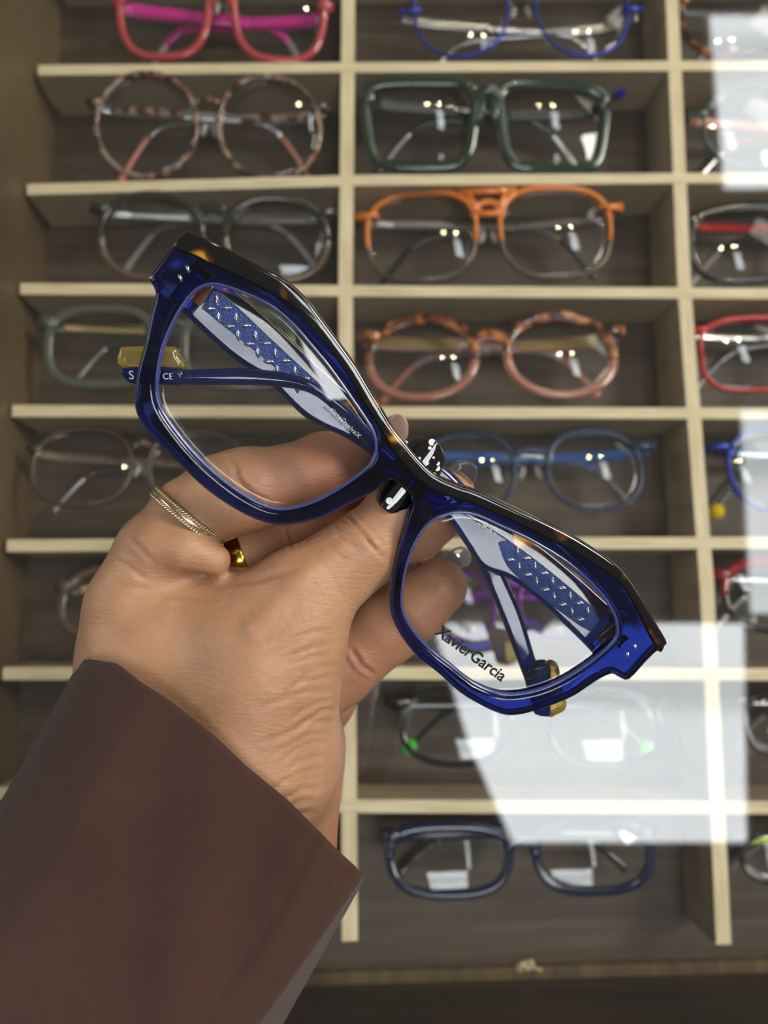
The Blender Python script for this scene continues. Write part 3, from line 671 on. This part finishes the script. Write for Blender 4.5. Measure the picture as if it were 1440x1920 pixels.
def nets(Fd, lo, h):
    s = Fd < 0
    c = np.zeros(tuple(n - 1 for n in Fd.shape), np.int8)
    for i in (0, 1):
        for j in (0, 1):
            for k in (0, 1): c += s[i:s.shape[0] - 1 + i, j:s.shape[1] - 1 + j, k:s.shape[2] - 1 + k]
    act = (c > 0) & (c < 8); idx = np.argwhere(act); ids = -np.ones(c.shape, np.int64); ids[act] = np.arange(len(idx))
    P = np.zeros((len(idx), 3)); cnt = np.zeros(len(idx))
    for ax in range(3):
        o = [a for a in range(3) if a != ax]
        for i in (0, 1):
            for j in (0, 1):
                a = idx.copy(); a[:, o[0]] += i; a[:, o[1]] += j; b = a.copy(); b[:, ax] += 1
                fa = Fd[tuple(a.T)]; fb = Fd[tuple(b.T)]; m = (fa < 0) != (fb < 0)
                t = fa[m] / (fa[m] - fb[m]); q = a[m].astype(float); q[:, ax] += t; P[m] += q; cnt[m] += 1
    P /= cnt[:, None]; faces = []
    for ax in range(3):
        o = [(ax + 1) % 3, (ax + 2) % 3]
        A = s.take(range(0, s.shape[ax] - 1), ax); B = s.take(range(1, s.shape[ax]), ax)
        e = np.argwhere(A != B); e = e[(e[:, o[0]] > 0) & (e[:, o[1]] > 0) & (e[:, o[0]] < s.shape[o[0]] - 1) & (e[:, o[1]] < s.shape[o[1]] - 1)]
        fl = A[tuple(e.T)]; q = []
        for i, j in ((0, 0), (1, 0), (1, 1), (0, 1)):
            cc = e.copy(); cc[:, o[0]] -= i; cc[:, o[1]] -= j; q.append(ids[tuple(cc.T)])
        q = np.array(q).T; q[fl] = q[fl][:, ::-1]; faces.append(q)
    return P * h + lo, np.concatenate(faces)
HV, HF = nets(FLD, lo, h)
def grad(P):
    e = .25; g = np.zeros_like(P)
    # sampled on the grid field by central differences of the analytic field in chunks
    for ax in range(3):
        d = np.zeros(3); d[ax] = e
        a = field(*(P + d).T); b = field(*(P - d).T); g[:, ax] = a - b
    return g / (np.linalg.norm(g, axis=1, keepdims=True) + 1e-9)
HV = HV.astype(np.float64)
HNr = grad(HV); HV -= HNr * field(*HV.T)[:, None] * .9          # snap to the true surface
U = CX + F * HV[:, 0] / HV[:, 2]; V = CY - F * HV[:, 1] / HV[:, 2]
front = np.clip(-HNr[:, 2] * 2.2 + .3, 0, 1)
def segd(poly, U, V):
    best = np.full(U.shape, 1e9); tt = np.zeros(U.shape); Ls = [math.dist(poly[i], poly[i + 1]) for i in range(len(poly) - 1)]; tot = sum(Ls); acc = 0
    for i in range(len(poly) - 1):
        a = np.array(poly[i]); b = np.array(poly[i + 1]); d = b - a; t = np.clip(((U - a[0]) * d[0] + (V - a[1]) * d[1]) / (d @ d), 0, 1)
        q = np.hypot(U - a[0] - t * d[0], V - a[1] - t * d[1]); m = q < best; best[m] = q[m]; tt[m] = (acc + t[m] * Ls[i]) / tot; acc += Ls[i]
    return best, tt
disp = np.zeros(len(HV))
CREASE = [([(627, 1001), (650, 1016), (677, 1034)], .55, 4), ([(643, 959), (679, 998), (715, 1048)], .5, 4), ([(640, 975), (690, 1015), (727, 1052)], .35, 3.5), ([(622, 990), (660, 1003)], .3, 4),
          ([(660, 960), (695, 992), (722, 1025)], .3, 3.5), ([(610, 1020), (640, 1045), (655, 1060)], .25, 4),
          ([(437, 862), (445, 894), (460, 918), (476, 939), (507, 956)], 1.1, 5), ([(455, 905), (480, 928), (509, 942)], .8, 4), ([(425, 850), (436, 868)], .5, 6),
          ([(300, 1068), (350, 1080), (410, 1092), (480, 1086), (560, 1068)], .5, 7),
          ([(532, 990), (540, 1010), (548, 1030)], .5, 4), ([(545, 985), (556, 1012), (560, 1030)], .3, 3.5),
          ([(655, 1215), (668, 1232), (679, 1250), (704, 1266)], .9, 5), ([(640, 1225), (660, 1255), (690, 1280)], .35, 5),
          ([(215, 1050), (240, 1062), (275, 1090)], .35, 5), ([(190, 1085), (230, 1100), (300, 1112), (400, 1120)], .25, 6), ([(200, 1105), (260, 1128), (350, 1135)], .2, 6),
          ([(240, 1010), (262, 1028), (290, 1060)], .3, 6)]
for i in range(17):
    y = 1185 + i * 21 + random.uniform(-5, 5); ln = random.uniform(80, 170); xe = 634 if y < 1330 else 634 - (y - 1330) * .22
    CREASE.append(([(xe, y + random.uniform(-6, 6)), (xe - ln * .35, y + 4 + random.uniform(-5, 5)), (xe - ln * .7, y + 18 + random.uniform(-5, 8)), (xe - ln, y + 38)], random.uniform(.22, .42), random.uniform(4, 6)))
for i in range(16):      # skin folds running across the back of the thumb
    t = i / 15; x, y = 600 - 130 * t, 1075 + 105 * t; CREASE.append(([(x - 15, y - 40), (x + 25, y + 10), (x + 45, y + 55)], random.uniform(.10, .2), 4))
for poly, dep, wd in CREASE:
    d, t = segd(poly, U, V); fade = np.minimum(1, np.minimum(t, 1 - t) * 4 + .15)
    disp -= dep * np.exp(-(d / wd) ** 2) * fade; disp += dep * .25 * np.exp(-((d - wd * 1.9) / wd) ** 2) * fade
# tendon ridge and hollow of the thumb base
d, t = segd([(470, 1180), (560, 1090), (640, 1030)], U, V); disp += .9 * np.exp(-(d / 22) ** 2)
d, t = segd([(400, 1260), (470, 1150)], U, V); disp -= .5 * np.exp(-(d / 40) ** 2)
d, t = segd([(200, 1180), (300, 1090), (420, 1120)], U, V); disp -= .7 * np.exp(-(d / 40) ** 2)
HV = HV + HNr * (disp * front)[:, None]
W3 = np.stack([HV[:, 0], HV[:, 1], -HV[:, 2]], 1) / 1000. @ R.T + CAM - PL
me = bpy.data.meshes.new('hand_skin'); me.from_pydata(W3.tolist(), [], HF.tolist()); me.update()
me.polygons.foreach_set('use_smooth', [True] * len(me.polygons))
# redness of the fingers and palm, its own skin colour
red = np.zeros(len(HV))
for (u, v, z, r_, a) in ((640, 880, 202, 150, .9), (500, 930, 195, 110, .45), (820, 1110, 206, 90, .6), (820, 980, 207, 90, .7), (560, 1030, 209, 110, .7), (690, 1220, 210, 100, .55), (600, 1450, 208, 70, 1.), (610, 1560, 208, 80, 1.), (620, 1360, 212, 60, .9)):
    p = c3(u, v, z); q = np.linalg.norm(HV - p, axis=1) / (r_ * z / F); red = np.maximum(red, a * np.exp(-q ** 2 * 1.1))
ca = me.color_attributes.new('red', 'FLOAT_COLOR', 'POINT'); ca.data.foreach_set('color', np.stack([red, red, red, np.ones_like(red)], 1).astype(np.float32).ravel())
skin = mat('skin', (.6, .36, .22), .42, sss=.15, spec=.4)
at_ = nd(skin, 'ShaderNodeAttribute'); at_.attribute_name = 'red'
nz1, cr1 = noise_ramp(skin, (1, 1, 1), 60, [(.3, (.37, .195, .110)), (.7, (.49, .275, .160))], detail=5, target=None)
mx = nd(skin, 'ShaderNodeMix', data_type='RGBA'); mx.inputs['B'].default_value = (.44, .16, .095, 1)
lk(skin, at_.outputs['Fac'], mx.inputs['Factor']); lk(skin, cr1.outputs[0], mx.inputs['A']); lk(skin, mx.outputs['Result'], skin.node_tree.nodes['Principled BSDF'].inputs['Base Color'])
tc = nd(skin, 'ShaderNodeTexCoord'); mp_ = nd(skin, 'ShaderNodeMapping'); mp_.inputs['Scale'].default_value = (1, 3.2, 1); mp_.inputs['Rotation'].default_value = (0, 0, .35)
nf = nd(skin, 'ShaderNodeTexNoise'); nf.inputs['Scale'].default_value = 420; nf.inputs['Detail'].default_value = 4; nf.inputs['Distortion'].default_value = .6
lk(skin, tc.outputs['Object'], mp_.inputs[0]); lk(skin, mp_.outputs[0], nf.inputs['Vector']); bump(skin, nf.outputs['Fac'], .35, .0007)
me.materials.append(skin)
ho = bpy.data.objects.new('hand_skin', me); COL.objects.link(ho); ho.parent = person

def nail(name, base, tipp, Zb, Zt, prof, m, arch=.004, dots=None, thick=.0006, label=None, curl=.0):
    """curved nail plate; base/tipp px, prof half widths px along its length"""
    NU, NV = 40, 24; b = np.array(base, float); t = np.array(tipp, float); d = t - b; L = np.linalg.norm(d); d /= L; nrm = np.array((-d[1], d[0]))
    v = []; uv = []
    for side in (0, 1):
        for i in range(NU + 1):
            s = i / NU; hw = np.interp(s, *zip(*prof)) ; Zc = Zb + (Zt - Zb) * s
            for j in range(NV + 1):
                q = -1 + 2 * j / NV; p = b + d * L * s + nrm * hw * q
                zz = Zc / 1000 + arch * (1 - math.sqrt(max(0, 1 - (q * .92) ** 2))) * (hw / 40) + curl * s * s + side * thick
                v.append(at(p[0], p[1], zz) - PL); uv.append(p)
    f = []; n1 = (NU + 1) * (NV + 1)
    for i in range(NU):
        for j in range(NV):
            a = i * (NV + 1) + j; q = (a, a + 1, a + NV + 2, a + NV + 1); f.append(q); f.append(tuple(x + n1 for x in q[::-1]))
    bd = [j for j in range(NV + 1)] + [i * (NV + 1) + NV for i in range(1, NU + 1)] + [NU * (NV + 1) + j for j in range(NV - 1, -1, -1)] + [i * (NV + 1) for i in range(NU - 1, 0, -1)]
    for k in range(len(bd)): a, b_ = bd[k], bd[(k + 1) % len(bd)]; f.append((a, b_, b_ + n1, a + n1))
    o = mesh_obj(name, v, f, m, person)
    if dots:
        dm = MB()
        for (u, vv, r_) in dots:
            dd = np.array((u, vv)) - b; s = np.clip(dd @ d / L, 0, 1); q = (dd @ nrm) / max(1, np.interp(s, *zip(*prof)))
            hw = np.interp(s, *zip(*prof)); zz = (Zb + (Zt - Zb) * s) / 1000 + arch * (1 - math.sqrt(max(0, 1 - (q * .92) ** 2))) * (hw / 40) + curl * s * s
            ring = [at(u + r_ * math.cos(a), vv + r_ * math.sin(a), zz - .00008) - PL for a in np.linspace(0, 2 * math.pi, 14, endpoint=False)]
            ring2 = [at(u + r_ * math.cos(a), vv + r_ * math.sin(a), zz + .0003) - PL for a in np.linspace(0, 2 * math.pi, 14, endpoint=False)]
            dm.add(ring + ring2, [tuple(range(14))] + [(i, (i + 1) % 14, 14 + (i + 1) % 14, 14 + i) for i in range(14)])
        dm.build('nail_dots', mat('white_nail_dots', (.85, .85, .85), .2), o, smooth=False)
    if label: o['label'] = label
    return o
m_nblack = mat('black_gel', (.006, .006, .007), .04, coat=1.); m_nclear = mat('smoky_gel', (.62, .62, .58), .05, trans=.85, coat=1., ior=1.4); m_npink = mat('nude_gel', (.62, .42, .38), .06, trans=.25, coat=1.)
nail('thumb_nail', (722, 956), (818, 828), 174.6, 174.0, [(0, 12), (.05, 26), (.15, 36), (.4, 43), (.7, 44), (.88, 36), (.96, 22), (1, 6)], m_nblack, arch=.005,
     dots=[(730, 939, 6.5), (810, 829, 6.5), (806, 840, 3.5), (762, 829, 3), (786, 860, 3.5), (800, 868, 4.5), (821, 869, 4), (820, 878, 5.5), (775, 866, 2.5), (813, 858, 2.5), (765, 905, 4)], label='black thumbnail with white dots')
nail('nail', (722, 850), (752, 778), 203, 196, [(0, 14), (.2, 24), (.6, 27), (.85, 20), (.95, 12), (1, 4)], m_npink, label='pale nude fingernail')
nail('nail', (835, 905), (893, 876), 205, 199, [(0, 14), (.2, 22), (.6, 27), (.85, 19), (.95, 11), (1, 3)], m_nclear, label='smoky clear fingernail')
nail('nail', (826, 1058), (882, 1038), 203, 203, [(0, 6), (.2, 14), (.55, 20), (.8, 20), (.94, 13), (1, 4)], m_nclear, label='smoky grey fingernail', curl=.004)

# ------------------------------------------------------------------ sleeve
m_slv = mat('brown_jersey', (.088, .041, .032), .85, spec=.2)
noise_ramp(m_slv, (1, 1, 1), 25, [(.3, (.046, .022, .0165)), (.7, (.066, .031, .024))], detail=3)
m_slv.node_tree.nodes['Principled BSDF'].inputs['Sheen Weight'].default_value = .1
tc = nd(m_slv, 'ShaderNodeTexCoord'); w1 = nd(m_slv, 'ShaderNodeTexWave'); w1.inputs['Scale'].default_value = 560; w1.inputs['Distortion'].default_value = .8; lk(m_slv, tc.outputs['Object'], w1.inputs['Vector'])
w2 = nd(m_slv, 'ShaderNodeTexWave', bands_direction='Y'); w2.inputs['Scale'].default_value = 560; w2.inputs['Distortion'].default_value = .8; lk(m_slv, tc.outputs['Object'], w2.inputs['Vector'])
ad = nd(m_slv, 'ShaderNodeMath', operation='ADD'); lk(m_slv, w1.outputs['Fac'], ad.inputs[0]); lk(m_slv, w2.outputs['Fac'], ad.inputs[1]); bump(m_slv, ad.outputs[0], .35, .0003)
sv = []; sf = []; NL, NP = 90, 180
edge = [(-1.0, (150, 1238)), (-.93, (168, 1236)), (-.78, (216, 1243)), (-.62, (262, 1279)), (-.45, (318, 1315)), (-.2, (398, 1378)), (0, (462, 1438)), (.3, (536, 1500)), (.6, (600, 1562)), (.8, (640, 1603)), (.93, (672, 1632)), (1., (684, 1648))]
eu, ev = np.array([e[1][0] for e in edge]), np.array([e[1][1] for e in edge]); es = np.array([e[0] for e in edge])
for i in range(NL + 1):
    Lp = 900 * i / NL
    for j in range(NP):
        a = 2 * math.pi * j / NP; c, s = math.cos(a), math.sin(a)
        # front half s<0 : near the camera
        wr = .02 + .30 * Lp / 900
        q = np.sign(c) * abs(c) ** .85
        if s < -1e-9:
            tt_ = (j - NP / 2) / (NP / 2)                      # 0 at the left edge, 1 at the right edge
            q = -1 + (tt_ / .82) ** 1.35 * (2 - wr) if tt_ < .82 else 1 - wr + (tt_ - .82) / .18 * wr
        u0 = np.interp(q, es, eu); v0 = np.interp(q, es, ev)
        if s > 0: v0 = np.interp(q, [-1, 1], [1238, 1648]) + 25 * (1 - q * q); u0 = np.interp(q, [-1, 1], [150, 684])
        u = u0 - .49 * Lp; v_ = v0 + .87 * Lp
        # the side facet widens away from the cuff
        Zc = 194 - 7 * (Lp / 900); dep = (32 + 2 * min(1, Lp / 300)) * np.sign(s) * abs(s) ** .55
        if s < 0:
            wr = .02 + .30 * Lp / 900
            dep = -33 * min(1., max(0., (1 + q) / .45)) ** .26
            if q > 1 - wr: dep = -33 * ((1 - q) / wr) ** .8
            else: dep += 0.
            dep += 0.
            # shallow drapes
            dep += 1.1 * math.sin(q * 5 + Lp * .006) * (1 - q * q) + .6 * math.sin(q * 9 - Lp * .01) * (1 - q * q)
            # overlapping seam, one side stands proud
            seam = .60 + .03 * math.sin(Lp * .01)
            dep += -.9 / (1 + math.exp(-(q - seam) * 90)) * math.exp(-max(0, q - seam) * 5)
            dep += .55 * math.exp(-((q - seam) / .012) ** 2)
        sv.append(at(u, v_, (Zc + dep) / 1000) - PL)
for i in range(NL):
    for j in range(NP):
        a = i * NP + j; b = i * NP + (j + 1) % NP; sf.append((a, b, b + NP, a + NP))
so = mesh_obj('sleeve', sv, sf, m_slv, person); md = so.modifiers.new('s', 'SOLIDIFY'); md.thickness = .0009; md.offset = -1
so['label'] = 'dark brown fine jersey sleeve with a lengthwise seam'

# ------------------------------------------------------------------ rings
def ring_frame(cu, cv, cz, du, dv, dz):
    c = at(cu, cv, cz / 1000); n = unit(at(cu + du, cv + dv, (cz + dz) / 1000) - c)
    e = unit(np.cross(n, (0, 0, 1))); g = np.cross(n, e); return c, n, e, g
c, n, e, g = ring_frame(354, 970, 187.3, 74, -88, 1.5)
r1 = empty('finger_ring', c); tag(r1, 'thin beaded pale gold ring on the index finger', 'ring')
rr = 76 * 189 / F / 1000
def circ(rad, off, N=96): return [(e * math.cos(t) + g * math.sin(t)) * rad + n * off for t in np.linspace(0, 2 * math.pi, N, endpoint=False)]
m_pgold = mat('pale_gold', (.66, .55, .38), .22, 1.)
MB().sweep(circ(rr + .0004, 0), .0004, .0006, closed=True, n=8, up=n).sweep(circ(rr + .0001, 0), .0005, .0016, closed=True, n=8, up=n).build('band', m_pgold, r1)
bb_ = MB()
for off in (-.0010, .0010):
    for p in circ(rr + .0005, off, 84): bb_.ball(p, .00050, 7, 5)
bb_.build('beading', m_pgold, r1)
c, n, e, g = ring_frame(452, 1046, 207.2, 100, -38, 1)
r2 = empty('finger_ring', c); tag(r2, 'smooth wide yellow gold ring on the middle finger', 'ring')
rr = 67 * 207 / F / 1000
MB().sweep(circ(rr + .0004, 0), .0007, .0024, closed=True, n=14, p=3, up=n).build('band', mat('yellow_gold', (.62, .38, .06), .14, 1.), r2)
